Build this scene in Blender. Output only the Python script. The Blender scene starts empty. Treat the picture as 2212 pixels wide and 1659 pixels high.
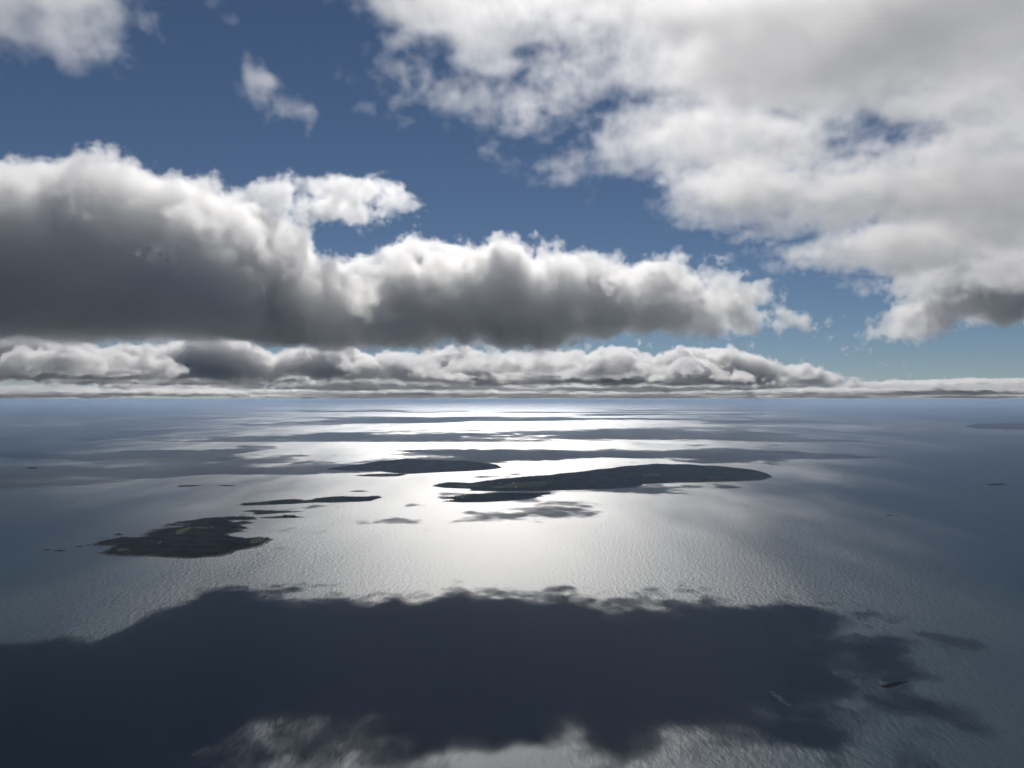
import bpy, math, random, time
import numpy as np
sc=bpy.context.scene
C=sc.collection
# ---------------------------------------------------------------- camera
F=1966.0; HX=1106.0; HY=862.0; CAMZ=1000.0
cam=bpy.data.objects.new('camera',bpy.data.cameras.new('camera')); C.objects.link(cam)
cam.location=(0,0,CAMZ); cam.rotation_euler=(math.pi/2,0,0)
cam.data.sensor_width=36; cam.data.lens=36*F/2212; cam.data.shift_y=(HY-829.5)/2212
cam.data.clip_start=1; cam.data.clip_end=1000000
sc.camera=cam
HAZE=1.5e-5
SUN_EL=36.0; SUN_AZ=-1.0   # degrees right of the view
w=bpy.data.worlds.new('World'); sc.world=w; w.use_nodes=True
nt=w.node_tree; sky=nt.nodes.new('ShaderNodeTexSky'); sky.sky_type='NISHITA'; sky.sun_disc=False
sky.sun_elevation=math.radians(SUN_EL); sky.sun_rotation=math.radians(SUN_AZ)
sky.altitude=2000; sky.air_density=.76; sky.dust_density=0; sky.ozone_density=2.7
nt.links.new(sky.outputs[0],nt.nodes['Background'].inputs[0]); nt.nodes['Background'].inputs[1].default_value=.05
sun=bpy.data.objects.new('sun',bpy.data.lights.new('sun','SUN')); C.objects.link(sun)
sun.data.energy=3.2; sun.data.angle=math.radians(.53); sun.data.color=(1,.958,.90)
sun.rotation_euler=(math.radians(90-SUN_EL),0,math.radians(180-SUN_AZ))
sc.view_settings.view_transform='Standard'; sc.view_settings.exposure=-.45
cy=sc.cycles
cy.use_adaptive_sampling=True; cy.adaptive_threshold=.05; cy.adaptive_min_samples=48
cy.use_denoising=True
cy.transparent_max_bounces=256; cy.max_bounces=18; cy.volume_bounces=16; cy.glossy_bounces=2; cy.diffuse_bounces=1; cy.transmission_bounces=2
cy.volume_step_rate=2.5; cy.volume_max_steps=256
cy.sample_clamp_indirect=5

def P(px,py,Y): return np.array([(px-HX)/F*Y, Y, CAMZ+(HY-py)/F*Y])
# ---------------------------------------------------------------- clouds
def cloud_mat(name,dens,g=.5,fine=45.,er=.75,k=2.4,det=3.):
    """white water droplets: the grid holds the cloud's depth from its edge, fine noise frays that edge"""
    m=bpy.data.materials.new(name); m.use_nodes=True; t=m.node_tree; t.nodes.clear()
    o=t.nodes.new('ShaderNodeOutputMaterial'); v=t.nodes.new('ShaderNodeVolumeScatter')
    a=t.nodes.new('ShaderNodeAttribute'); a.attribute_name='density'
    ge=t.nodes.new('ShaderNodeNewGeometry'); no=t.nodes.new('ShaderNodeTexNoise'); no.inputs['Scale'].default_value=1/fine; no.inputs['Detail'].default_value=det; no.inputs['Roughness'].default_value=.6
    t.links.new(ge.outputs['Position'],no.inputs['Vector'])
    def M(op,x,y,z=None,clamp=False):
        n=t.nodes.new('ShaderNodeMath'); n.operation=op; n.use_clamp=clamp
        for i,q in enumerate((x,y,z)):
            if q is None: continue
            if hasattr(q,'is_output'): t.links.new(q,n.inputs[i])
            else: n.inputs[i].default_value=q
        return n.outputs[0]
    nn=M('MULTIPLY',M('SUBTRACT',no.outputs[0],.22),er/.5)
    d=M('MULTIPLY',M('SUBTRACT',a.outputs['Fac'],nn),k,clamp=True)
    t.links.new(M('MULTIPLY',d,dens),v.inputs['Density'])
    v.inputs['Color'].default_value=(.999,.999,.999,1); v.inputs['Anisotropy'].default_value=g
    t.links.new(v.outputs[0],o.inputs['Volume']); return m
class G:
    def __init__(s,name):
        s.t=bpy.data.node_groups.new(name,'GeometryNodeTree')
        s.t.interface.new_socket('Geometry',in_out='INPUT',socket_type='NodeSocketGeometry')
        s.t.interface.new_socket('Geometry',in_out='OUTPUT',socket_type='NodeSocketGeometry')
        s.gi=s.t.nodes.new('NodeGroupInput'); s.go=s.t.nodes.new('NodeGroupOutput')
    def n(s,ty,**k):
        x=s.t.nodes.new(ty)
        for a,b in k.items(): setattr(x,a,b)
        return x
    def put(s,sock,v):
        if hasattr(v,'is_output'): s.t.links.new(v,sock)
        else: sock.default_value=v
    def m(s,op,a,b=None,c=None):
        x=s.n('ShaderNodeMath',operation=op); s.put(x.inputs[0],a)
        if b is not None: s.put(x.inputs[1],b)
        if c is not None: s.put(x.inputs[2],c)
        return x.outputs[0]
    def v(s,op,a,b=None):
        x=s.n('ShaderNodeVectorMath',operation=op); s.put(x.inputs[0],a)
        if b is not None: s.put(x.inputs[1],b)
        return x.outputs[0]
    def noise(s,vec,size,detail,rough=.55,lac=2.0):
        x=s.n('ShaderNodeTexNoise'); x.noise_dimensions='3D'; x.normalize=True
        s.put(x.inputs['Vector'],vec); x.inputs['Scale'].default_value=1/size; x.inputs['Detail'].default_value=detail
        x.inputs['Roughness'].default_value=rough; x.inputs['Lacunarity'].default_value=lac
        return x
def cloud(label,name,lo,hi,coarse,field,voxel,mat,A1,L1,A2,L2,W,base=None,stretch=(1,1,1),off=(0,0,0),rough=.6,bil=0.,pw=1.0,sh=0.):
    lo=np.array(lo,float); hi=np.array(hi,float)
    n=np.ceil((hi-lo)/coarse).astype(int)+1
    ax=[lo[i]+np.arange(n[i])*coarse for i in range(3)]
    Z,Y,X=np.meshgrid(ax[2],ax[1],ax[0],indexing='ij')
    f=field(X,Y,Z).astype(np.float32)
    N=f.size
    me=bpy.data.meshes.new(name); me.vertices.add(N)
    co=np.stack([X,Y,Z],-1).reshape(-1).astype(np.float32); me.vertices.foreach_set('co',co)
    at=me.attributes.new('depth','FLOAT','POINT'); at.data.foreach_set('value',f.reshape(-1))
    src=bpy.data.objects.new('cloud_depth_samples',me)
    o=bpy.data.objects.new(name,bpy.data.volumes.new(name)); C.objects.link(o)
    g=G(name); oi=g.n('GeometryNodeObjectInfo'); oi.inputs['Object'].default_value=src; oi.transform_space='ORIGINAL'
    nx,ny,nz=[int(i) for i in n]
    pos=g.n('GeometryNodeInputPosition').outputs[0]
    q=g.v('SCALE',g.v('SUBTRACT',pos,tuple(lo))); q.node.inputs['Scale'].default_value=1/coarse
    fl=g.v('FLOOR',q); fr=g.v('SUBTRACT',q,fl)
    sx=g.n('ShaderNodeSeparateXYZ'); g.put(sx.inputs[0],fl); sf=g.n('ShaderNodeSeparateXYZ'); g.put(sf.inputs[0],fr)
    na=g.n('GeometryNodeInputNamedAttribute'); na.data_type='FLOAT'; na.inputs['Name'].default_value='depth'
    i0=g.m('ADD',g.m('ADD',sx.outputs[0],g.m('MULTIPLY',sx.outputs[1],float(nx))),g.m('MULTIPLY',sx.outputs[2],float(nx*ny)))
    def samp(d):
        s=g.n('GeometryNodeSampleIndex'); s.data_type='FLOAT'; s.domain='POINT'; s.clamp=True
        g.put(s.inputs['Geometry'],oi.outputs['Geometry']); g.put(s.inputs['Value'],na.outputs[0])
        g.put(s.inputs['Index'],g.m('ADD',i0,float(d)) if d else i0); return s.outputs[0]
    def lerp(a,b,t): return g.m('MULTIPLY_ADD',g.m('SUBTRACT',b,a),t,a)
    fx,fy,fz=sf.outputs
    def row(d): return lerp(samp(d),samp(d+1),fx)
    def pl(d): return lerp(row(d),row(d+nx),fy)
    F0=lerp(pl(0),pl(nx*ny),fz)
    sp=g.v('ADD',g.v('MULTIPLY',pos,tuple(stretch)),tuple(off))
    n1=g.noise(sp,L1,3,.5)
    warp=g.v('SCALE',g.v('SUBTRACT',n1.outputs['Color'],(.5,.5,.5))); warp.node.inputs['Scale'].default_value=L2*.6
    n2=g.noise(g.v('ADD',sp,warp),L2,6,rough)
    fine=g.m('MULTIPLY',g.m('SUBTRACT',n2.outputs[0],.5),2*A2)
    if bil:   # cauliflower bulges: folded noise
        n3=g.noise(g.v('ADD',sp,(311.,77.,19.)),L2*1.1,4,.5)
        fine=g.m('ADD',fine,g.m('MULTIPLY_ADD',g.m('ABSOLUTE',g.m('SUBTRACT',n3.outputs[0],.5)),-2.*bil,.17*bil))
    s=g.m('ADD',g.m('ADD',F0,float(sh)),g.m('ADD',g.m('MULTIPLY',g.m('SUBTRACT',n1.outputs[0],.5),2*A1),fine))
    if base is not None:
        sz=g.n('ShaderNodeSeparateXYZ'); g.put(sz.inputs[0],pos)
        b=g.m('ADD',g.m('MULTIPLY',g.m('SUBTRACT',sz.outputs[2],base),1.0),g.m('MULTIPLY',g.m('SUBTRACT',n2.outputs[0],.5),A2*1.4))
        s=g.m('MINIMUM',s,b)
    d=g.m('DIVIDE',s,float(W)); d.node.use_clamp=True
    d=g.m('POWER',d,pw)
    vc=g.n('GeometryNodeVolumeCube')
    g.put(vc.inputs['Density'],d); vc.inputs['Min'].default_value=lo; vc.inputs['Max'].default_value=hi
    r=np.maximum(2,((hi-lo)/voxel)).astype(int)
    for i,k in enumerate(('Resolution X','Resolution Y','Resolution Z')): vc.inputs[k].default_value=int(r[i])
    sm=g.n('GeometryNodeSetMaterial'); g.put(sm.inputs[0],vc.outputs[0]); sm.inputs['Material'].default_value=mat
    g.put(g.go.inputs[0],sm.outputs[0])
    md=o.modifiers.new('cloud','NODES'); md.node_group=g.t
    o.data.materials.append(mat)
    o['label']=label
    if name=='cloud': o['category']='cloud'
    else: o['kind']='stuff'
    return o
def blobs(bl,k=60.):
    def fld(X,Y,Z):
        f=np.full(X.shape,-400.,np.float32)
        for (c,r) in bl:
            q=np.sqrt(((X-c[0])/r[0])**2+((Y-c[1])/r[1])**2+((Z-c[2])/r[2])**2)
            v=(1-q)*min(r)
            h=np.maximum(k-np.abs(f-v),0)/k
            f=np.maximum(f,v)+h*h*k*.25
        return f
    return fld

rng=np.random.default_rng(7)
def spl(n,N):
    # cubic b-spline interpolation matrix N x (n+3)
    x=np.linspace(0,n-1e-6,N); i=np.floor(x).astype(int); t=x-i
    M=np.zeros((N,n+3)); r=np.arange(N)
    for k,wt in enumerate(((1-t)**3/6,(3*t**3-6*t*t+4)/6,(-3*t**3+3*t*t+3*t+1)/6,t**3/6)): M[r,i+k]+=wt
    return M
def fbm2(W,H,size,shape,octs,rough=.5,rng=rng):
    """fractal noise about 0 on a shape=(ny,nx) grid that spans W x H metres; SIZE is the largest feature"""
    out=np.zeros(shape); a=1.
    for o in range(octs):
        nx=max(1,int(math.ceil(W/size))); ny=max(1,int(math.ceil(H/size)))
        g=rng.normal(size=(ny+3,nx+3)); out+=a*(spl(ny,shape[0])@g@spl(nx,shape[1]).T)
        size/=2; a*=rough
    return out
bl=[]
def e(px,py,Y,rx,ry,rz): bl.append((P(px,py,Y),(rx,ry,rz)))
def lobes(pts,bot,Y,rx,ry):
    for px,t in pts:
        c=P(px,(t+bot)/2,Y); e(px,(t+bot)/2,Y,rx,ry,P(px,t,Y)[2]-c[2])
R_=random.Random(5)
lobes([(-600,335),(-420,325),(-260,310),(-90,318),(60,342),(190,352),(320,358),(430,388),(520,425)],800,4900,400,1150)
lobes([(585,445),(610,490)],790,5300,230,700)
for px,py,rx,rz in [(600,436,200,75),(690,434,230,78),(770,432,220,66),(845,438,130,42),(780,465,120,42)]: e(px,py,5300,rx,300,rz)
fL=blobs(bl); bl=[]
lobes([(600,570),(700,580),(800,560),(900,522),(1000,528),(1090,523),(1190,548)],760,5900,290,1090)
for px,t,bt in [(1290,563,745),(1380,580,725),(1460,597,705),(1530,622,692)]: lobes([(px,t)],bt,5850,280,1050)
lobes([(640,610),(740,605),(825,610)],765,5480,280,1080)
for px,py,rx,rz in [(1580,690,230,55),(1670,712,170,36)]: e(px,py,6000,rx,250,rz)
fA=blobs(bl)
m=cloud_mat('cloud_white',.015,.7,50.,er=.75,k=2.2,det=4.)
ml=cloud_mat('cloud_soft',.0115,.7,50.,er=.75,k=2.2,det=4.)
cloud('large soft grey cloud with a bright rim and a white lobe reaching over blue sky','cloud',(-5400,3500,1230),(-300,6500,2700),60,fL,12,ml,110,700,200,230,90,base=1300,rough=.65,bil=30.)
cloud('long flat-based cloud with white top and dark belly, tapering to a thin end','cloud',(-2000,4500,1230),(2300,7700,2300),60,fA,12,m,110,620,250,230,90,base=1300,rough=.65,bil=60.,off=(130,0,40))

# upper right sheet and chunk
bl=[]
def pe(X,Y,Z,rx,ry,rz): bl.append((np.array([X,Y,Z]),(rx,ry,rz)))
for X,Y,rx,ry in [(.25,1.0,.55,.45),(.75,1.35,.6,.55),(.55,1.75,.4,.35),(1.3,1.9,.75,.7),(1.15,2.6,.5,.32),(1.9,2.7,.9,.55),(2.4,2.0,1,1.2),(1.8,3.1,.5,.3),(2.7,3.4,.8,.7),(.9,.6,1,.6),(2.2,.8,1.2,.8)]:
    pe(X*1000,Y*1000,1640,rx*1000,ry*1000,120)
for X,Y,rx,ry in [(1.55,3.45,.4,.4),(2.2,4.0,.75,.6),(2.9,4.2,.7,.6),(.55,2.3,.3,.3),(-.05,1.05,.2,.3),(.75,2.72,.35,.3),(-.2,1.36,.17,.16),(-.12,1.42,.18,.17),(-.03,1.6,.16,.16),(.06,1.73,.2,.17)]: pe(X*1000,Y*1000,1620,rx*1000,ry*1000,80)
fD=blobs(bl,90)
m2=cloud_mat('cloud_thin',.0092,.6,50.,er=.6,k=1.8)
cloud('broad broken white cloud sheet spreading overhead from the blue gap','cloud',(-1900,100,1380),(3700,5000,1900),50,fD,10,m2,150,450,150,170,120,stretch=(.68,1,1.4),off=(40,10,0),rough=.62,sh=15)
bl=[]
for X,Y,rx,ry in [(-.63,1.2,.2,.2),(-.84,1.18,.25,.22),(-.75,.9,.4,.3),(-1.1,1.1,.3,.3)]: pe(X*1000,Y*1000,1560,rx*1000,ry*1000,80)
cloud('small white cloud torn along its lower edge, cut by the top of the view','cloud',(-1700,450,1420),(-250,1500,1720),40,blobs(bl,70),9,m2,60,300,140,120,110,stretch=(1,.8,1.2),off=(55,10,0),rough=.64,sh=25)
bl=[]
for X,Y,Z,r in [(-440,1650,1565,60),(-400,1690,1545,50),(-480,1640,1580,35)]: pe(X,Y,Z,r*1.1,r*1.4,r)
cloud('tiny ragged wisp of cloud alone in the blue gap','cloud',(-750,1400,1380),(-100,2000,1760),25,blobs(bl,40),5,m2,30,150,80,60,90,off=(5,10,0),rough=.66,sh=4)
bl=[]
for px,py,rx,ry,rz in [(1885,718,160,350,55),(1935,712,150,350,70),(1990,690,230,450,140),(2030,640,220,350,170),(2100,600,420,500,250),(2250,600,500,600,300),(2400,620,500,700,300),(2150,660,500,500,130),(2350,660,500,500,130)]:
    e(px,py,5400,rx,ry,rz)
cloud('heaped white cloud with a dark grey underside below the cloud sheet','cloud',(1300,4300,1150),(4600,6600,2200),60,blobs(bl),13,m,100,500,150,200,90,base=1280,off=(900,0,0),rough=.62,bil=100.)

def field_noise(x0,x1,y0,y1,size,cov,hk,hmax,cell):
    W,H=x1-x0,y1-y0; sh=(int(H/cell)+1,int(W/cell)+1)
    n=fbm2(W,H,size,sh,4,.55)
    yy=np.linspace(y0,y1,sh[0])[:,None]; xx=np.linspace(x0,x1,sh[1])[None,:]
    n=n/n.std()+cov(xx,yy)
    h=np.clip(n*hk,-400,hmax)
    def fld(X,Y,Z):
        iy=np.clip(((Y-y0)/cell).astype(int),0,sh[0]-1); ix=np.clip(((X-x0)/cell).astype(int),0,sh[1]-1)
        hh=h[iy,ix]; zb=np.maximum(1040,1300-Y*Y/12.7e6)      # the earth's curve lowers the far bases
        return np.minimum(np.where(hh>0,np.minimum(zb+hh-Z,hh),hh),(Z-zb)*1.2)
    return fld
def covN(x,y):
    px=HX+x/y*F
    lim=1/(1+np.exp((px-2040)/25))
    c=-.95+0*px*y
    c=c+1.8*np.exp(-((y-14200)/1700)**2)*(1/(1+np.exp((px-900)/120)))+.3*(px>1450)
    c=c+2.0*np.exp(-((y-18500)/3000)**2)*lim
    return c-3*(1-lim)*(y<21000)
fN=field_noise(-22000,22000,8500,23000,2600,covN,430,820,100)
m3=cloud_mat('cloud_far',.013,.68,150.,er=.8,k=1.8,det=3.)
cloud('low bank of heaped clouds standing beyond the islands','clouds',(-22000,8500,1230),(22000,23000,2150),150,fN,30,m3,150,800,290,230,130,stretch=(1,1,1.1),rough=.62)
def covF(x,y): return .2+1.2*np.exp(-((y-29500)/4500)**2)*(x<7500)*(x>-11000)
fF=field_noise(-50000,50000,23500,90000,5000,covF,300,550,250)
m4=cloud_mat('cloud_farther',.013,.68,350.,er=.85,k=1.6,det=2.)
cloud('far rows of small clouds along the horizon','clouds',(-50000,23500,1016),(50000,90000,2000),300,fF,90,m4,120,1800,160,700,110,stretch=(1,1,1.3))


# broken cloud added unseen behind and beside the view, to lighten shaded clouds
def covB(x,y):
    half=np.maximum(2600,.64*y+1700)
    return .15-4*((np.abs(x)<half)&(y>-1500))
fB=field_noise(-18000,18000,-16000,8500,3500,covB,300,650,150)
m5=cloud_mat('cloud_unseen_fill',.02,.4,250.,det=1.)
cloud('unseen broken clouds added beside and behind the view as fill light','clouds',(-18000,-16000,1200),(18000,8500,2100),200,fB,75,m5,120,1800,160,700,110)

# ---------------------------------------------------------------- helpers for everything on the sea
def tag(o,label=None,cat=None,group=None,kind=None):
    for k,v in (('label',label),('category',cat),('group',group),('kind',kind)):
        if v: o[k]=v
    return o
def mesh(name,v,f,mats,parent=None,loc=None,smooth=False):
    me=bpy.data.meshes.new(name)
    me.from_pydata([tuple(map(float,q)) for q in v] if not isinstance(v,np.ndarray) else v.tolist(),[],f if not isinstance(f,np.ndarray) else f.tolist())
    for m in (mats if isinstance(mats,(list,tuple)) else [mats]): me.materials.append(m)
    if smooth: me.polygons.foreach_set('use_smooth',[True]*len(me.polygons))
    me.update()
    o=bpy.data.objects.new(name,me); C.objects.link(o)
    if parent is not None: o.parent=parent
    if loc is not None: o.location=loc
    return o
def empty(name,loc,rz=0.):
    o=bpy.data.objects.new(name,None); o.location=loc; o.rotation_euler=(0,0,rz); o.empty_display_size=1; C.objects.link(o); return o
def W(px,py):
    """the point of the sea seen at that place of the photograph"""
    Y=F*CAMZ/(py-HY); return ((px-HX)/F*Y,Y)
def crop(x0,y0,w):
    k=w/2212*.8848
    return lambda pts:[W(x0*.8848+x*k,y0*.8848+y*k) for x,y in pts]
def simple(name,col,rough=.8,spec=0.):
    m=bpy.data.materials.new(name); m.use_nodes=True; b=m.node_tree.nodes['Principled BSDF']
    b.inputs['Base Color'].default_value=(*col,1); b.inputs['Roughness'].default_value=rough; b.inputs['Specular IOR Level'].default_value=spec
    return m
class N:
    def __init__(s,m): s.t=m.node_tree
    def n(s,ty,**k):
        x=s.t.nodes.new(ty)
        for a,b in k.items(): setattr(x,a,b)
        return x
    def l(s,a,b): s.t.links.new(a,b)
def noisy(name,c0,c1,size,detail=4,rough=.85,bump=0.):
    m=simple(name,c0,rough); x=N(m); b=m.node_tree.nodes['Principled BSDF']
    tc=x.n('ShaderNodeNewGeometry'); no=x.n('ShaderNodeTexNoise'); no.inputs['Scale'].default_value=1/size; no.inputs['Detail'].default_value=detail
    x.l(tc.outputs['Position'],no.inputs['Vector'])
    r=x.n('ShaderNodeValToRGB'); r.color_ramp.elements[0].position=.35; r.color_ramp.elements[1].position=.65
    r.color_ramp.elements[0].color=(*c0,1); r.color_ramp.elements[1].color=(*c1,1)
    x.l(no.outputs[0],r.inputs[0]); x.l(r.outputs[0],b.inputs['Base Color'])
    return m

# ---------------------------------------------------------------- sea
def sea_material():
    # wave facets have Gaussian slopes (Beckmann) and Schlick's Fresnel at the mean facet that faces the eye; below them dark water
    m=bpy.data.materials.new('sea_water'); m.use_nodes=True; x=N(m); m.node_tree.nodes.clear()
    out=x.n('ShaderNodeOutputMaterial'); mix=x.n('ShaderNodeMixShader'); df=x.n('ShaderNodeBsdfDiffuse'); b=x.n('ShaderNodeBsdfGlossy'); b.distribution='BECKMANN'
    df.inputs['Color'].default_value=(.040,.070,.094,1); b.inputs['Color'].default_value=(1,1,1,1)
    x.l(df.outputs[0],mix.inputs[1]); x.l(b.outputs[0],mix.inputs[2]); x.l(mix.outputs[0],out.inputs['Surface'])
    geo=x.n('ShaderNodeNewGeometry')
    def noise(size,rot,sx,sy,detail,rough=.5,off=0):
        mp=x.n('ShaderNodeMapping'); mp.inputs['Rotation'].default_value=(0,0,math.radians(rot)); mp.inputs['Scale'].default_value=(sx/size,sy/size,1/size); mp.inputs['Location'].default_value=(off,off*.7,0)
        x.l(geo.outputs['Position'],mp.inputs[0])
        no=x.n('ShaderNodeTexNoise'); no.inputs['Scale'].default_value=1; no.inputs['Detail'].default_value=detail; no.inputs['Roughness'].default_value=rough
        x.l(mp.outputs[0],no.inputs['Vector']); return no.outputs[0]
    def math_(op,a,b_=0.,c=None):
        k=x.n('ShaderNodeMath',operation=op)
        for i,v in enumerate((a,b_,c)):
            if v is None: continue
            if hasattr(v,'is_output'): x.l(v,k.inputs[i])
            else: k.inputs[i].default_value=v
        return k.outputs[0]
    wa=noise(17,-24,1,.42,3,.55); wb=noise(28,14,1,.5,2,.5,40.)
    gust=noise(900,-25,1,.25,4,.55,3.)            # wind streaks: rougher and smoother lanes
    gust2=noise(5200,-62,1,.28,4,.6,7.)
    h=math_('ADD',math_('MULTIPLY',wa,1.05),math_('MULTIPLY',wb,.5))
    bp=x.n('ShaderNodeBump'); bp.inputs['Distance'].default_value=1.; x.l(h,bp.inputs['Height'])
    st=math_('MULTIPLY_ADD',gust,1.0,.4); x.l(math_('MULTIPLY',st,WAVE),bp.inputs['Strength'])
    x.l(bp.outputs[0],b.inputs['Normal'])
    r=math_('ADD',math_('MULTIPLY_ADD',math_('SUBTRACT',gust,.5),.16,SEA_R),math_('MULTIPLY',math_('SUBTRACT',gust2,.5),.22))
    x.l(r,b.inputs['Roughness'])
    lw=x.n('ShaderNodeLayerWeight'); lw.inputs['Blend'].default_value=.5
    f5=math_('POWER',math_('SUBTRACT',lw.outputs['Facing'],.21),5.); x.l(math_('MULTIPLY_ADD',f5,.98,.02),mix.inputs[0])
    return m
WAVE=2.2; SEA_R=.495
SEA=sea_material()
R=600000.
tag(mesh('sea',[(-R,-R,0),(R,-R,0),(R,R,0),(-R,R,0)],[(0,1,2,3)],SEA),'wind ruffled open sea with cloud shadows and silver sun glitter','sea',kind='structure')

# ---------------------------------------------------------------- islands
ROCK=noisy('shore_rock',(.10,.075,.06),(.24,.20,.17),14,5)
WEED=noisy('dark_ledge_rock',(.016,.013,.011),(.045,.036,.030),9,5)
TREE=noisy('spruce_green',(.012,.022,.012),(.085,.082,.036),120,7)
BARK=simple('bark',(.06,.045,.035))
def ground_material():
    m=simple('island_ground',(.1,.1,.05)); x=N(m); b=m.node_tree.nodes['Principled BSDF']
    a=x.n('ShaderNodeAttribute'); a.attribute_name='cover'; geo=x.n('ShaderNodeNewGeometry')
    no=x.n('ShaderNodeTexNoise'); no.inputs['Scale'].default_value=1/22; no.inputs['Detail'].default_value=5; x.l(geo.outputs['Position'],no.inputs['Vector'])
    mr=x.n('ShaderNodeMapRange'); mr.inputs['From Min'].default_value=.3; mr.inputs['From Max'].default_value=.7; mr.inputs['To Min'].default_value=.6; mr.inputs['To Max'].default_value=1.4
    x.l(no.outputs[0],mr.inputs['Value'])
    vm=x.n('ShaderNodeVectorMath',operation='SCALE'); x.l(a.outputs['Color'],vm.inputs[0]); x.l(mr.outputs[0],vm.inputs['Scale']); x.l(vm.outputs[0],b.inputs['Base Color'])
    return m
GROUND=ground_material()
def sdist(poly,X,Y):
    """signed distance to a closed outline, positive inside"""
    p=np.asarray(poly,float); q=np.roll(p,-1,0); d=np.full(X.shape,1e18); ins=np.zeros(X.shape,bool)
    for (ax,ay),(bx,by) in zip(p,q):
        ex,ey=bx-ax,by-ay; t=np.clip(((X-ax)*ex+(Y-ay)*ey)/(ex*ex+ey*ey+1e-9),0,1)
        d=np.minimum(d,(X-ax-t*ex)**2+(Y-ay-t*ey)**2)
        if ay!=by: ins^=((ay>Y)!=(by>Y))&(X<(bx-ax)*(Y-ay)/(by-ay)+ax)
    return np.where(ins,1,-1)*np.sqrt(d)
def bilerp(A,x0,y0,s,x,y):
    u=np.clip((x-x0)/s,0,A.shape[1]-1.001); v=np.clip((y-y0)/s,0,A.shape[0]-1.001); i=u.astype(int); j=v.astype(int); u-=i; v-=j
    return (A[j,i]*(1-u)+A[j,i+1]*u)*(1-v)+(A[j+1,i]*(1-u)+A[j+1,i+1]*u)*v
class Land:
    """height field inside an outline: rocky rim, then ground rising to the listed hills (px, py, radius, height)"""
    def __init__(L,polys,s,rim=4.,rim_w=25.,hills=(),ragged=8.,beach=14.,clear=(),cover=True,slope=.0,cap=1e9,relief=2.5):
        allp=np.concatenate([np.asarray(p) for p in polys]); pad=4*s
        L.x0,L.y0=allp.min(0)-pad; x1,y1=allp.max(0)+pad; L.s=s
        nx=int((x1-L.x0)/s)+2; ny=int((y1-L.y0)/s)+2
        xs=L.x0+np.arange(nx)*s; ys=L.y0+np.arange(ny)*s; X,Y=np.meshgrid(xs,ys); L.X,L.Y=X,Y
        d=np.full(X.shape,-1e9)
        for p in polys: d=np.maximum(d,sdist(p,X,Y))
        n=fbm2(nx*s,ny*s,max(60,s*8),X.shape,4,.6)
        n2=fbm2(nx*s,ny*s,max(250,s*20),X.shape,4,.5)
        d=d+n*ragged*np.clip(1-d/120,0,1)
        L.d=d; L.n=n
        z=rim*np.clip(d/rim_w,-1,1)+np.clip(d,0,cap)*slope+n*.8*np.clip(d/20,0,1)+n2*np.clip(d/80,0,1)*relief
        for px,py,r,h in hills:
            cx,cy=W(px,py); z=z+h*np.exp(-((X-cx)**2+((Y-cy)*.8)**2)/(r*r))*np.clip(d/120,0,1)
        L.z=z; L.beach=beach; L.clear=clear
        L.meadow=np.full(X.shape,-1e9); L.bare=np.full(X.shape,-1e9)
        for kind,p in clear:
            q=sdist(p,X,Y)+n*14
            if kind=='m': L.meadow=np.maximum(L.meadow,q)
            else: L.bare=np.maximum(L.bare,q)
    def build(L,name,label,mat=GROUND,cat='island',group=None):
        X,Y,z,d=L.X,L.Y,L.z,L.d; ny,nx=X.shape
        keep=d>-3*L.s; idx=-np.ones(X.shape,int)
        q=keep[:-1,:-1]&keep[1:,:-1]&keep[:-1,1:]&keep[1:,1:]
        use=np.zeros(X.shape,bool); use[:-1,:-1]|=q; use[1:,:-1]|=q; use[:-1,1:]|=q; use[1:,1:]|=q
        idx[use]=np.arange(use.sum())
        j,i=np.nonzero(q)
        f=np.stack([idx[j,i],idx[j,i+1],idx[j+1,i+1],idx[j+1,i]],1)
        cx,cy=X[use].mean(),Y[use].mean()
        v=np.stack([X[use]-cx,Y[use]-cy,z[use]],1)
        o=mesh(name,v,f,mat,loc=(cx,cy,0),smooth=False)
        if mat is GROUND:
            c=np.zeros((use.sum(),4),np.float32); c[:,3]=1
            dd=d[use]; wood=np.array([.022,.026,.014]); rock=np.array([.22,.185,.165]); weed=np.array([.028,.022,.018]); grass=np.array([.072,.076,.036]); soil=np.array([.075,.05,.035]); scrub=np.array([.045,.04,.02])
            t=np.clip((dd-L.beach)/10,0,1)[:,None]
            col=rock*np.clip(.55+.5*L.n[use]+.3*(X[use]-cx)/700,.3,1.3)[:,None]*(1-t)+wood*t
            k=((t>.05)&(t<.95)).astype(float)*.6; col=col*(1-k)+scrub*k
            w=np.clip(1-z[use]/1.3,0,1)[:,None]; col=col*(1-w)+weed*w
            for A,cc in ((L.meadow,grass),(L.bare,soil)):
                k=np.clip(A[use]/6+.5,0,1)[:,None]*np.clip(dd/15,0,1)[:,None]; col=col*(1-k)+cc*k
            c[:,:3]=col
            at=o.data.attributes.new('cover','FLOAT_COLOR','POINT'); at.data.foreach_set('color',c.reshape(-1))
        L.o=o; L.c=(cx,cy)
        return tag(o,label,cat,group)
    def spots(L,step,rg,keepf=None,dmin=None):
        x1=L.x0+L.X.shape[1]*L.s; y1=L.y0+L.X.shape[0]*L.s
        gx,gy=np.meshgrid(np.arange(L.x0,x1,step),np.arange(L.y0,y1,step)); x=(gx+rg.uniform(-.5,.5,gx.shape)*step).ravel(); y=(gy+rg.uniform(-.5,.5,gx.shape)*step).ravel()
        g=lambda A:bilerp(A,L.x0,L.y0,L.s,x,y)
        ok=(g(L.d)>(L.beach if dmin is None else dmin))&(g(L.meadow)<3)&(g(L.bare)<3)
        if keepf is not None: ok&=keepf(x,y,g(L.d))
        return x[ok],y[ok],g(L.z)[ok]
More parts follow.
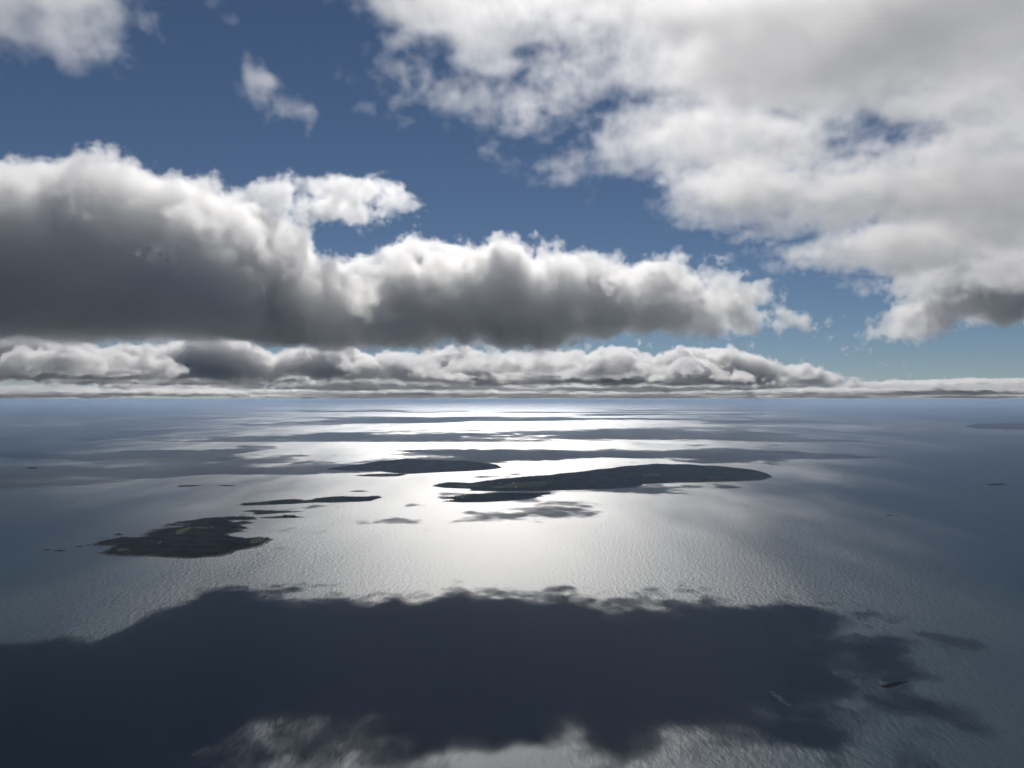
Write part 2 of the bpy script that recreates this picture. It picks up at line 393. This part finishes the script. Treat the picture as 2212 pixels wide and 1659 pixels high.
def crown_shape(rg,tiers=3,sides=7):
    """unit spruce crown, height 1, radius about 1: ragged drooping tiers under a thin tip"""
    v=[];f=[]
    for k in range(tiers):
        z0=k/tiers*.80; z1=min(1.,z0+.46 if k<tiers-1 else 1.); r=(1-z0)**.85
        b=len(v)
        for a in range(sides):
            t=2*math.pi*(a+.5*k)/sides; q=r*rg.uniform(.62,1.1); v.append((q*math.cos(t),q*math.sin(t),z0-rg.uniform(0,.07)))
        v.append((rg.uniform(-.05,.05),rg.uniform(-.05,.05),z1))
        for a in range(sides): f.append((b+a,b+(a+1)%sides,b+sides))
    return np.array(v),np.array(f)
def woods(L,x,y,z,h,wd,rg,shapes):
    V=[];Fc=[];n=0
    k=rg.integers(0,len(shapes),len(x)); an=rg.uniform(0,6.28,len(x)); 
    for s,(sv,sf) in enumerate(shapes):
        m=np.nonzero(k==s)[0]
        if not len(m): continue
        ca,sa=np.cos(an[m])[:,None],np.sin(an[m])[:,None]
        vx=(sv[:,0]*ca-sv[:,1]*sa)*wd[m][:,None]+x[m][:,None]-L.c[0]
        vy=(sv[:,0]*sa+sv[:,1]*ca)*wd[m][:,None]+y[m][:,None]-L.c[1]
        vz=sv[:,2]*h[m][:,None]+z[m][:,None]
        V.append(np.stack([vx,vy,vz],-1).reshape(-1,3)); Fc.append((sf[None]+(np.arange(len(m))*len(sv))[:,None,None]+n).reshape(-1,3)); n+=len(m)*len(sv)
    o=mesh('woodland',np.concatenate(V),np.concatenate(Fc),TREE,parent=L.o); o['kind']='stuff'; return o
rg=np.random.default_rng(11); rr=random.Random(4)
SH=[crown_shape(rr) for _ in range(6)]; SL=[crown_shape(rr,2,5) for _ in range(6)]
c8=crop(200,1220,480); c2=crop(550,1080,450); c3=crop(1030,1100,450); c5=crop(2050,1000,450); c6=crop(1750,1500,550); c7=crop(0,1050,500)
fr=lambda pts:[W(x,y) for x,y in pts]
near=c8([(108,500),(150,518),(230,522),(300,524),(362,537),(300,550),(225,575),(290,582),(150,600),(215,608),(300,628),(420,634),(560,640),(700,641),(850,646),(1000,656),(1150,664),(1270,662),(1400,648),(1560,640),(1700,605),(1750,575),(1850,560),(2000,530),(2080,490),(2150,445),(2100,430),(1960,428),(1850,440),(1660,412),(1650,392),(1720,372),(1870,355),(1780,346),(1700,347),(1910,322),(1850,311),(1760,288),(1940,262),(1900,252),(1820,252),(1740,262),(1680,250),(1670,240),(1740,230),(1850,233),(1960,222),(1970,207),(1850,198),(1700,199),(1500,212),(1300,235),(1180,250),(1090,260),(980,269),(1090,277),(1205,276),(1195,284),(1000,287),(890,294),(930,301),(1100,300),(1190,304),(1050,309),(860,313),(950,319),(1190,318),(1180,325),(1000,332),(850,338),(690,347),(800,352),(830,365),(760,378),(650,398),(760,402),(700,430),(600,440),(480,432),(330,455),(220,474)])
mead=c8([(1020,405),(1090,360),(1190,325),(1330,322),(1430,332),(1390,352),(1280,348),(1210,362),(1150,405),(1060,420)])
soil=c8([(840,478),(920,476),(865,528)])
strip=c8([(1270,404),(1510,410),(1500,420),(1280,414)])
scrub=c8([(380,592),(430,556),(520,562),(560,582),(450,602)])
spit=c8([(1890,515),(1930,445),(2090,440),(2060,480),(1960,512)])
yel=c8([(1420,320),(1480,305),(1500,325),(1440,345)])
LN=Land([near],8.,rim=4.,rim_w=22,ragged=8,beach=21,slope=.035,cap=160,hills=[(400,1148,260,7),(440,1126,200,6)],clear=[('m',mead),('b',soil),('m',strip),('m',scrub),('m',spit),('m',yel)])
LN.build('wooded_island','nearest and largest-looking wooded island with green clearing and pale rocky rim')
x,y,z=LN.spots(8.5,rg,lambda x,y,d:rg.uniform(0,1,x.shape)<np.clip((d-12)/22,.15,.97))
h=rg.uniform(7.5,14.5,len(x))*(1+.18*np.sin(x/70)*np.sin(y/90)); wd=h*rg.uniform(.20,.30,len(x))
# the 300 that show largest stand as trees of their own, the rest is the wood
score=h/y*rg.uniform(.9,1.1,len(x)); order=np.argsort(-score); big=order[:300]; rest=order[300:]
woods(LN,x[rest],y[rest],z[rest],h[rest],wd[rest],rg,SH)
def cone_trunk():
    v=[];f=[]
    for k,(zz,r) in enumerate(((-.04,.016),(.35,.010))):
        for a in range(6): t=a*math.pi/3; v.append((r*math.cos(t),r*math.sin(t),zz))
    for a in range(6): f.append((a,(a+1)%6,6+(a+1)%6,6+a))
    return v,f
protos=[]
for sv,sf in SH:
    me=bpy.data.meshes.new('crown'); me.from_pydata((sv*np.array([.25,.25,.93])+np.array([0,0,.09])).tolist(),[],sf.tolist()); me.materials.append(TREE); me.update(); protos.append(me)
tv,tf=cone_trunk(); tm=bpy.data.meshes.new('trunk'); tm.from_pydata(tv,[],tf); tm.materials.append(BARK); tm.update()
def trees(sel,x,y,z,h,label,group):
    for i in sel:
        e_=empty('spruce_tree',(x[i],y[i],z[i]),rr.uniform(0,6.28)); s=h[i]; e_.scale=(s,s,s); tag(e_,label,'tree',group)
        for nm,me in (('crown',protos[i%len(protos)]),('trunk',tm)):
            k=bpy.data.objects.new(nm,me); C.objects.link(k); k.parent=e_
trees(big,x,y,z,h,'tall dark spruce tree in the wood on the nearest island','spruce trees on the nearest island')

def isle(name,label,polys,s,step,hh,**k):
    L=Land(polys,s,**k); L.build(name,label)
    x,y,z=L.spots(step,rg,k.get('keepf')) if False else L.spots(step,rg)
    h=rg.uniform(hh*.6,hh*1.35,len(x))*(1+.25*np.sin(x/90+y/140)*np.sin(y/110-x/230)); woods(L,x,y,z,h,h*rg.uniform(.24,.36,len(x)),rg,SL); return L
L3=isle('wooded_island','low narrow wooded island beyond the nearest island, with small grassy saddle',[c2([(135,752),(250,759),(420,754),(600,748),(800,740),(960,729),(1100,722),(1285,724),(1450,717),(1600,714),(1750,705),(1810,683),(1890,658),(1800,652),(1600,660),(1300,672),(1100,680),(960,697),(850,702),(600,712),(400,726),(250,742)])],10,9.5,12,
    rim=3,rim_w=20,ragged=6,beach=16,slope=.03,cap=120,hills=[(720,1082,260,14),(620,1086,200,8)],clear=[('m',c2([(850,700),(960,690),(1080,680),(1060,705),(940,718)]))])
L4=isle('wooded_island','farthest of the dark hilly islands in the glitter, humped in the middle',[fr([(703,1014),(740,1016),(780,1017),(820,1018),(850,1022),(880,1024),(920,1022),(960,1020),(1010,1018),(1055,1015),(1085,1011),(1075,1006),(1040,1002),(980,1001),(900,1001),(830,1003),(770,1008)])],20,13,18,
    relief=6,rim=5,rim_w=35,ragged=14,beach=25,slope=.05,cap=400,hills=[(870,1008,420,58),(800,1010,300,18),(960,1008,500,34),(1030,1009,260,18)],clear=[('m',fr([(800,1016),(820,1014),(830,1016),(815,1018)]))])
L5=isle('wooded_island','longest dark island with a rounded forested hill and white houses by a clearing',[fr([(932,1050),(960,1054),(1010,1056),(1023,1057),(1010,1060),(1090,1062),(1160,1061),(1230,1059),(1300,1057),(1370,1053),(1392,1046),(1450,1043),(1520,1042),(1600,1040),(1645,1038),(1672,1031),(1660,1026),(1620,1021),(1560,1017),(1470,1014),(1380,1016),(1280,1023),(1180,1032),(1090,1038),(1060,1041),(1010,1046),(970,1046)])],20,13,18,
    relief=6,rim=5,rim_w=35,ragged=12,beach=22,slope=.03,cap=300,hills=[(1440,1024,900,76),(1300,1034,600,26),(1560,1026,600,30),(1200,1042,500,22),(1120,1044,300,14)],
    clear=[('m',fr([(1040,1056),(1100,1050),(1180,1046),(1200,1049),(1170,1056),(1100,1059)])),('m',fr([(970,1052),(1040,1048),(1090,1048),(1060,1052),(1000,1055)])),('b',fr([(1380,1037),(1420,1034),(1440,1038),(1390,1040)]))])
L6=isle('wooded_island','flat wooded island with pale houses at its grassy end, in front of the longest island',[fr([(954,1083),(1000,1085.5),(1050,1085),(1100,1082),(1150,1077),(1165,1073.5),(1180,1072),(1160,1071),(1200,1066.5),(1130,1066),(1050,1068),(1000,1071),(948,1076),(975,1078),(985,1079.5)])],12,10.5,12,
    rim=4,rim_w=25,ragged=7,beach=16,slope=.025,cap=150,hills=[(1080,1075,350,14)],clear=[('m',fr([(952,1076),(1000,1071.5),(1022,1072),(1015,1079),(985,1078)])),('b',fr([(955,1083),(980,1081),(1000,1083.5)]))])
L8=isle('wooded_island','faint far island lying in blue water towards the horizon',[fr([(2083,921.5),(2110,926),(2160,927),(2212,928),(2320,929),(2320,921),(2212,919),(2120,918.5),(2100,919.5)])],50,42,26,
    rim=10,rim_w=120,ragged=20,beach=50,slope=.05,cap=900,hills=[(2120,921,900,25),(2220,922,1500,30)])
L4b=Land([fr([(765,1027.5),(800,1024.5),(840,1023),(880,1024.5),(862,1029),(820,1030),(785,1029)])],12,rim=6,rim_w=40,ragged=8,beach=20,slope=.03,clear=[('m',fr([(790,1027),(850,1025),(860,1027),(810,1028.5)]))])
L4b.build('grassy_islet','low treeless green islet just in front of the farthest hilly island')
LB=Land([c2([(370,905),(500,892),(680,880),(850,886),(975,897),(850,906),(600,913),(480,913)])],6,rim=5,rim_w=40,ragged=5,beach=26,slope=.02,clear=[('m',c2([(420,903),(560,892),(680,886),(700,898),(560,908)]))])
LB.build('rocky_islet','brown rocky islet with a clump of spruces at one end beside the nearest island')
x,y,z=LB.spots(6.5,rg,lambda x,y,d:(np.abs((x/y*F+HX)-(550*.8848+770*.18))<13)&(d>8),dmin=8.)
h=rg.uniform(7,13,len(x)); woods(LB,x,y,z,h,h*.25,rg,SH)
# bare ledges and reefs: (label, outline, grid, rim height)
for label,poly,s,rim in [
    ('long brown ledge behind the spruce-tipped islet',c2([(195,828),(330,816),(500,819),(620,812),(560,826),(760,826),(950,831),(850,839),(700,846),(560,856),(400,867),(310,863),(360,850),(330,836)]),6,4),
    ('thin sliver of ledge off the end of the long brown ledge',c2([(165,867),(230,860),(290,858),(200,869)]),5,2.5),
    ('slim dark ledge with a small beacon-like hump behind the low narrow island',c2([(1480,590),(1560,580),(1640,578),(1730,586),(1620,595)]),8,5),
    ('flat dark ledge alone in grey water, longer of the pair',c7([(1915,604),(1950,597),(2100,592),(2185,597),(2100,609),(1940,615)]),8,5),
    ('flat dark ledge alone in grey water, shorter of the pair',fr([(467,1049),(485,1047.8),(515,1049.2),(490,1050.6)]),8,5),
    ('small lone dark ledge far out near the edge of the view',c7([(280,413),(320,404),(380,405),(425,413),(350,420)]),9,7),
    ('dark hump of rock with a white surf edge alone in deep blue water',fr([(2130,1047),(2150,1044.5),(2177,1045.5),(2165,1048.2),(2140,1049.2)]),9,9),
    ('small dark ledge close to the shore of the far blue island',c5([(1958,246),(2000,243),(2050,248),(1990,251)]),18,12),
    ('thin dark ledge between the two hilly islands',c3([(595,320),(650,314),(740,309),(950,312),(860,317),(710,327)]),10,5),
    ('tiny dark ledge joining onto the hilly island skyline',c3([(975,318),(1065,311),(1020,323)]),9,4),
    ('upper slanting ledge between the two hilly islands',c3([(1030,296),(1100,280),(1225,276),(1150,289)]),10,5),
    ('near dark rock islet with a trailing tail in the foreground water',c6([(1600,715),(1640,690),(1720,668),(1780,665),(1830,664),(1880,653),(1892,661),(1800,686),(1750,711),(1700,721),(1640,718)]),1.6,3),
    ('tiny dark rock in the shaded foreground water',c6([(1468,321),(1490,314),(1517,320),(1492,328)]),1.6,1.8),
    ('smaller flat brown reef farthest off the tip of the nearest island',c7([(455,1297),(490,1289),(560,1288),(520,1300)]),4,2.5),
    ('larger flat brown reef off the tip of the nearest island',c7([(550,1303),(640,1293),(700,1295),(715,1302),(640,1311)]),4,2.5),
    ('dark oval reef between the brown reefs and the nearest island',c7([(815,1256),(870,1248),(910,1252),(860,1263)]),4,3),
    ('tiny reef awash below the dark oval reef',c7([(870,1288),(915,1283),(890,1291)]),3,1.5),
    ('thin reef almost touching the western tip of the nearest island',c7([(908,1243),(960,1238),(988,1243),(950,1247)]),4,2),
    ('thin reef alone in open water behind the brown reefs',c7([(750,1155),(775,1152),(805,1155),(775,1159)]),4,2),
    ('rounded dark rock close behind the nearest island',c7([(1233,1133),(1290,1114),(1328,1126),(1280,1137)]),5,5),
    ('sliver of reef close behind the nearest island',c7([(1062,1166),(1120,1162),(1172,1160),(1100,1169)]),4,2),
    ('small awash reef in the glitter beside the nearest island',c2([(430,956),(470,951),(485,955),(450,960)]),4,1.6),
    ('wave-washed rock with white surf, longer of the breaking pair',c5([(545,1270),(575,1262),(640,1268),(600,1275)]),4,2.5),
    ('wave-washed rock with white surf, shorter of the breaking pair',c5([(670,1268),(700,1263),(725,1268),(700,1272)]),4,2.5),
    ]:
    Land([poly],s,rim=rim,rim_w=max(3*s,8),ragged=s*.8).build('rock_ledge',label,WEED,'ledge')

# ---------------------------------------------------------------- houses
WHITE=simple('white_clapboard',(.75,.75,.73)); ROOF=simple('glint_white_roof',(.78,.78,.78),.4,.5); DARK=simple('window_glass',(.03,.035,.04),.1,.5)  # roof base colour whitened to stand in for sun glinting off metal
def house(px,py,L,w,d,hgt,rz,label,roof=ROOF):
    X,Y=W(px,py); Z=float(bilerp(L.z,L.x0,L.y0,L.s,np.array([X]),np.array([Y]))[0])
    o=empty('white_house',(X,Y,Z),rz); tag(o,label,'house'); a,b=w/2,d/2
    v=[(-a,-b,-1),(a,-b,-1),(a,b,-1),(-a,b,-1),(-a,-b,hgt),(a,-b,hgt),(a,b,hgt),(-a,b,hgt),(-a,0,hgt+b*.8),(a,0,hgt+b*.8)]
    mesh('wall',v,[(0,1,5,4),(1,2,6,9,5),(2,3,7,6),(3,0,4,8,7)],WHITE,o)
    c=a+.5; e0=b+.6; k=hgt-.48; t=hgt+b*.8+.03; th=.3
    v=[]
    for dz in (0,th): v+=[(-c,-e0,k+dz),(c,-e0,k+dz),(c,0,t+dz),(-c,0,t+dz),(c,e0,k+dz),(-c,e0,k+dz)]
    mesh('roof',v,[(0,3,2,1),(3,5,4,2),(6,7,8,9),(9,8,10,11),(0,1,7,6),(5,11,10,4),(1,2,8,7),(2,4,10,8),(0,6,9,3),(3,9,11,5)],roof,o)
    for k in range(max(2,int(w/6))):
        xw=-a+(k+.5)*w/max(2,int(w/6)); mesh('window',[(xw-.6,-b-.05,1.2),(xw+.6,-b-.05,1.2),(xw+.6,-b-.05,2.8),(xw-.6,-b-.05,2.8),(xw-.6,-b+.1,1.2),(xw+.6,-b+.1,1.2),(xw+.6,-b+.1,2.8),(xw-.6,-b+.1,2.8)],[(0,1,2,3),(0,4,5,1),(1,5,6,2),(2,6,7,3),(3,7,4,0)],DARK,o)
k3=lambda X,Y:((1030+X/4.9156)*.8848,(1100+Y/4.9156)*.8848)
house(*k3(932,424),L5,34,14,7,.1,'longest white house in the clearing on the longest island')
house(*k3(980,426),L5,12,9,5,.3,'tiny white house right beside the longest white house')
house(*k3(1095,424),L5,30,12,7,-.15,'second long white house, near the edge of the wood on the longest island')
house(*k3(1130,460),L5,14,10,5,.2,'small white house nearest the water on the longest island')
house(*k3(485,566),L6,24,11,6,.2,'rear pale house at the grassy end of the flat wooded island')
house(*k3(487,580),L6,26,11,6,.0,'front pale house at the grassy end of the flat wooded island')
house((550+1290/4.9156)*.8848,(1080+716/4.9156)*.8848,L3,11,8,4,.2,'small white boathouse on the shore of the low narrow island')

# ---------------------------------------------------------------- boats, wakes, surf
HULL=simple('white_hull',(.7,.7,.7),.4); DHULL=simple('dark_hull',(.04,.045,.06),.4); FOAM=noisy('sea_foam',(.55,.58,.6),(.85,.86,.87),2.5,3,.9)
def boat_parts(hm):
    st=[(-.5,.15,.10),(-.3,.17,.10),(0,.17,.11),(.25,.14,.13),(.42,.07,.15),(.5,.005,.17)]; v=[];f=[]
    for xx,hw,zz in st: v+=[(xx,-hw,zz),(xx,-hw*.75,-.03),(xx,hw*.75,-.03),(xx,hw,zz)]
    for i in range(len(st)-1):
        a=i*4
        for k in range(3): f.append((a+k,a+k+1,a+k+5,a+k+4))
        f.append((a+3,a,a+4,a+7))
    f+= [(0,3,2,1)]
    def bx(x0,x1,w,z0,z1,n): 
        return [(x0,-w,z0),(x1,-w,z0),(x1,w,z0),(x0,w,z0),(x0,-w,z1),(x1-n,-w*.9,z1),(x1-n,w*.9,z1),(x0,w,z1)],[(0,3,2,1),(4,5,6,7),(0,1,5,4),(1,2,6,5),(2,3,7,6),(3,0,4,7)]
    ms=[]
    for nm,(vv,ff),m in (('hull',(v,f),hm),('cabin',bx(.02,.28,.11,.09,.27,.04),HULL),('cabin_roof',bx(-.12,.27,.125,.272,.29,.01),HULL)):
        me=bpy.data.meshes.new(nm); me.from_pydata(vv,[],ff); me.materials.append(m); me.update(); ms.append((nm,me))
    return ms
BW=boat_parts(HULL); BD=boat_parts(DHULL)
def boat(px,py,length,rz,label,parts,group=None):
    X,Y=W(px,py); o=empty('boat',(X,Y,0),rz); o.scale=(length,)*3; tag(o,label,'boat',group)
    for nm,me in parts:
        k=bpy.data.objects.new(nm,me); C.objects.link(k); k.parent=o
    return o
def foam(name,label,pts,wid,rnd,n=60,frag=.75,sc=1.):
    """broken ribbons of foam along a path of sea points, lying a few centimetres proud of the water"""
    p=np.array(pts,float); seg=np.concatenate([[0],np.cumsum(np.hypot(*np.diff(p,axis=0).T))]); v=[];f=[]
    for i in range(n):
        if rnd.random()>frag: continue
        s=rnd.uniform(0,seg[-1]); c=np.array([np.interp(s,seg,p[:,0]),np.interp(s,seg,p[:,1])]); s2=min(s+rnd.uniform(.02,.09)*seg[-1],seg[-1]); c2_=np.array([np.interp(s2,seg,p[:,0]),np.interp(s2,seg,p[:,1])])
        t=s/seg[-1]; w=(wid[0]*(1-t)+wid[1]*t); d=c2_-c; L=np.hypot(*d)+1e-6; nn=np.array([-d[1],d[0]])/L; off=nn*rnd.uniform(-1,1)*w; th=rnd.uniform(.15,.5)*sc
        b=len(v); z0=.05+.02*rnd.random(); K=4
        for j in range(K+1):
            u=j/K; q=c+d*u+off+nn*rnd.uniform(-.3,.3)*th; ww=th*math.sin(math.pi*(u*.9+.05))
            v+=[(*(q-nn*ww),z0-.12),(*q,z0+.1),(*(q+nn*ww),z0-.12)]
        for j in range(K):
            a=b+j*3; f+=[(a,a+1,a+4,a+3),(a+1,a+2,a+5,a+4)]
    return tag(mesh(name,v,f,FOAM),label,'foam',kind='stuff')
k6=lambda X,Y:((1750+X/4.0218)*.8848,(1500+Y/4.0218)*.8848)
fg=random.Random(9)
b0=boat(*k6(728,900),9,math.radians(-38),'small boat under way in the shaded foreground at the head of a white wake',BD)
w0=[W(*k6(x,y)) for x,y in ((728,900),(690,870),(640,830),(590,795),(520,755))]
w1=[W(*k6(x,y)) for x,y in ((728,900),(700,890),(660,872),(610,835),(560,790))]
foam('boat_wake','white foam wake trailing behind the small foreground boat',w0,(1,7),fg,120,.9,2.6)
foam('boat_wake','second foam arm of the wake behind the small foreground boat',w1,(1,6),fg,90,.9,2.2)
def ripples():
    a=np.array([W(*k6(x,y)) for x,y in ((738,880),(700,800),(680,700),(680,600),(690,500),(720,400),(780,310),(860,230))]); seg=np.concatenate([[0],np.cumsum(np.hypot(*np.diff(a,axis=0).T))]); Lg=seg[-1]
    nu,nv=56,int(Lg/3.2); v=[]; f=[]
    for j in range(nv+1):
        s=j/nv*Lg; c=np.array([np.interp(s,seg,a[:,0]),np.interp(s,seg,a[:,1])]); s2=min(s+5,Lg); s1=max(0,s2-10); d=np.array([np.interp(s2,seg,a[:,0])-np.interp(s1,seg,a[:,0]),np.interp(s2,seg,a[:,1])-np.interp(s1,seg,a[:,1])]); d/=np.hypot(*d); n=np.array([d[1],-d[0]])
        hw=16+55*(s/Lg)**.8
        for i in range(nu+1):
            u=(i/nu*2-1); q=c+n*u*hw; uu=u*hw
            amp=1.5*(1-u*u)**1.5*min(1,s/30)*max(0,1-(s/Lg))**.5
            ph=2*math.pi*(s-.55*uu-.006*uu*uu)/24
            v.append((q[0],q[1],.03+amp*(.5+.5*math.sin(ph))))
    for j in range(nv):
        for i in range(nu):
            b=j*(nu+1)+i; f.append((b,b+1,b+nu+2,b+nu+1))
    tag(mesh('wake_ripples',v,f,SEA,smooth=True),'train of curved ripples left on the shaded water by the foreground boat','ripples',kind='stuff')
ripples()
k7=lambda X,Y:((X/4.424)*.8848,(1050+Y/4.424)*.8848)
k2=lambda X,Y:((550+X/4.9156)*.8848,(1080+Y/4.9156)*.8848)
boat(*k7(800,1085),11,math.radians(200),'boat trailing a short white wake behind the brown reefs',BD)
foam('boat_wake','short white wake of the boat behind the brown reefs',[W(*k7(*q)) for q in ((808,1082),(840,1074),(888,1065))],(1,5),fg,60,.9,2.6)
for (p,ln,lab) in [(k6(775,290),8,'tiny dark boat stopped in the shaded water beyond the rippled wake'),(k2(650,547),16,'longer dark boat on grey water behind the low narrow island'),(k2(775,563),9,'tiny boat beside the longer dark boat'),
    (k2(1405,577),9,'tiny boat at the left end of the slim dark ledge'),(k2(1930,553),9,'tiny boat in open glitter behind the tip of the low narrow island'),(k2(1855,625),8,'tiny boat close off the tip of the low narrow island'),(k3(690,640),11,'tiny boat in front of the flat wooded island'),
    (k7(2183,712),10,'tiny boat in front of the lone flat ledges'),(k7(523,827),10,'tiny boat alone on the grey water below the small lone ledge'),(k7(270,503),12,'tiny boat nearest below the small lone ledge'),(k7(463,495),10,'tiny boat below and right of the small lone ledge'),
    (k7(75,443),10,'tiny boat at the very edge of the view by the small lone ledge'),(k7(620,427),10,'tiny boat beyond the right end of the small lone ledge'),((1345,1225),9,'tiny boat in the bright glitter above the shadow'),((1502.,984.),16,'tiny far boat beyond the rounded hill of the longest island')]:
    boat(*p,ln,rr.uniform(-.5,.5),lab,BD)
for lab,pts,w in [('white surf on the longer breaking rock',c5([(520,1268),(548,1262),(580,1274)]),4),('white surf on the shorter breaking rock',c5([(735,1272),(765,1275),(785,1274)]),4),('thin line of surf on deep blue water beside the breaking rocks',c5([(1050,660),(1140,658)]),4),
    ('white surf patch near the right of the thin surf line',c5([(1230,655),(1265,646),(1275,652)]),4),('surf along the foot of the dark hump of rock',c5([(1748,900),(1765,914),(1840,912)]),4),('small fleck of surf on pale water past the longest island',c5([(520,488),(560,486)]),4),
    ('surf line off the headland of the longest island',crop(1450,1100,470)([(1840,192),(1950,195)]),6),('second surf line farther off the headland of the longest island',crop(1450,1100,470)([(2040,186),(2200,190)]),6),('surf at the tip of the near dark rock islet',c6([(1590,712),(1600,716),(1640,724)]),1),
    ('surf by the tail of the near dark rock islet',c6([(1870,640),(1895,636)]),1),('surf around the headland tip of the longest island',crop(1450,1100,470)([(2060,300),(2075,310),(2050,320)]),6)]:
    foam('surf',lab,pts,(w,w),fg,30,.9,w*.55)
# ---------------------------------------------------------------- haze
hz=bpy.data.materials.new('haze'); hz.use_nodes=True; t=hz.node_tree; t.nodes.clear()
o_=t.nodes.new('ShaderNodeOutputMaterial'); v_=t.nodes.new('ShaderNodeVolumePrincipled'); v_.inputs['Color'].default_value=(.58,.75,1,1); v_.inputs['Density'].default_value=HAZE; v_.inputs['Anisotropy'].default_value=.4
t.links.new(v_.outputs[0],o_.inputs['Volume'])
H_=R+50; top=1012.
tag(mesh('haze',[(x,y,z) for z in (-1,top) for y in (-H_,H_) for x in (-H_,H_)],[(0,2,3,1),(4,5,7,6),(0,1,5,4),(2,6,7,3),(0,4,6,2),(1,3,7,5)],hz),'thin pale sea haze in the air over the water','haze',kind='stuff')
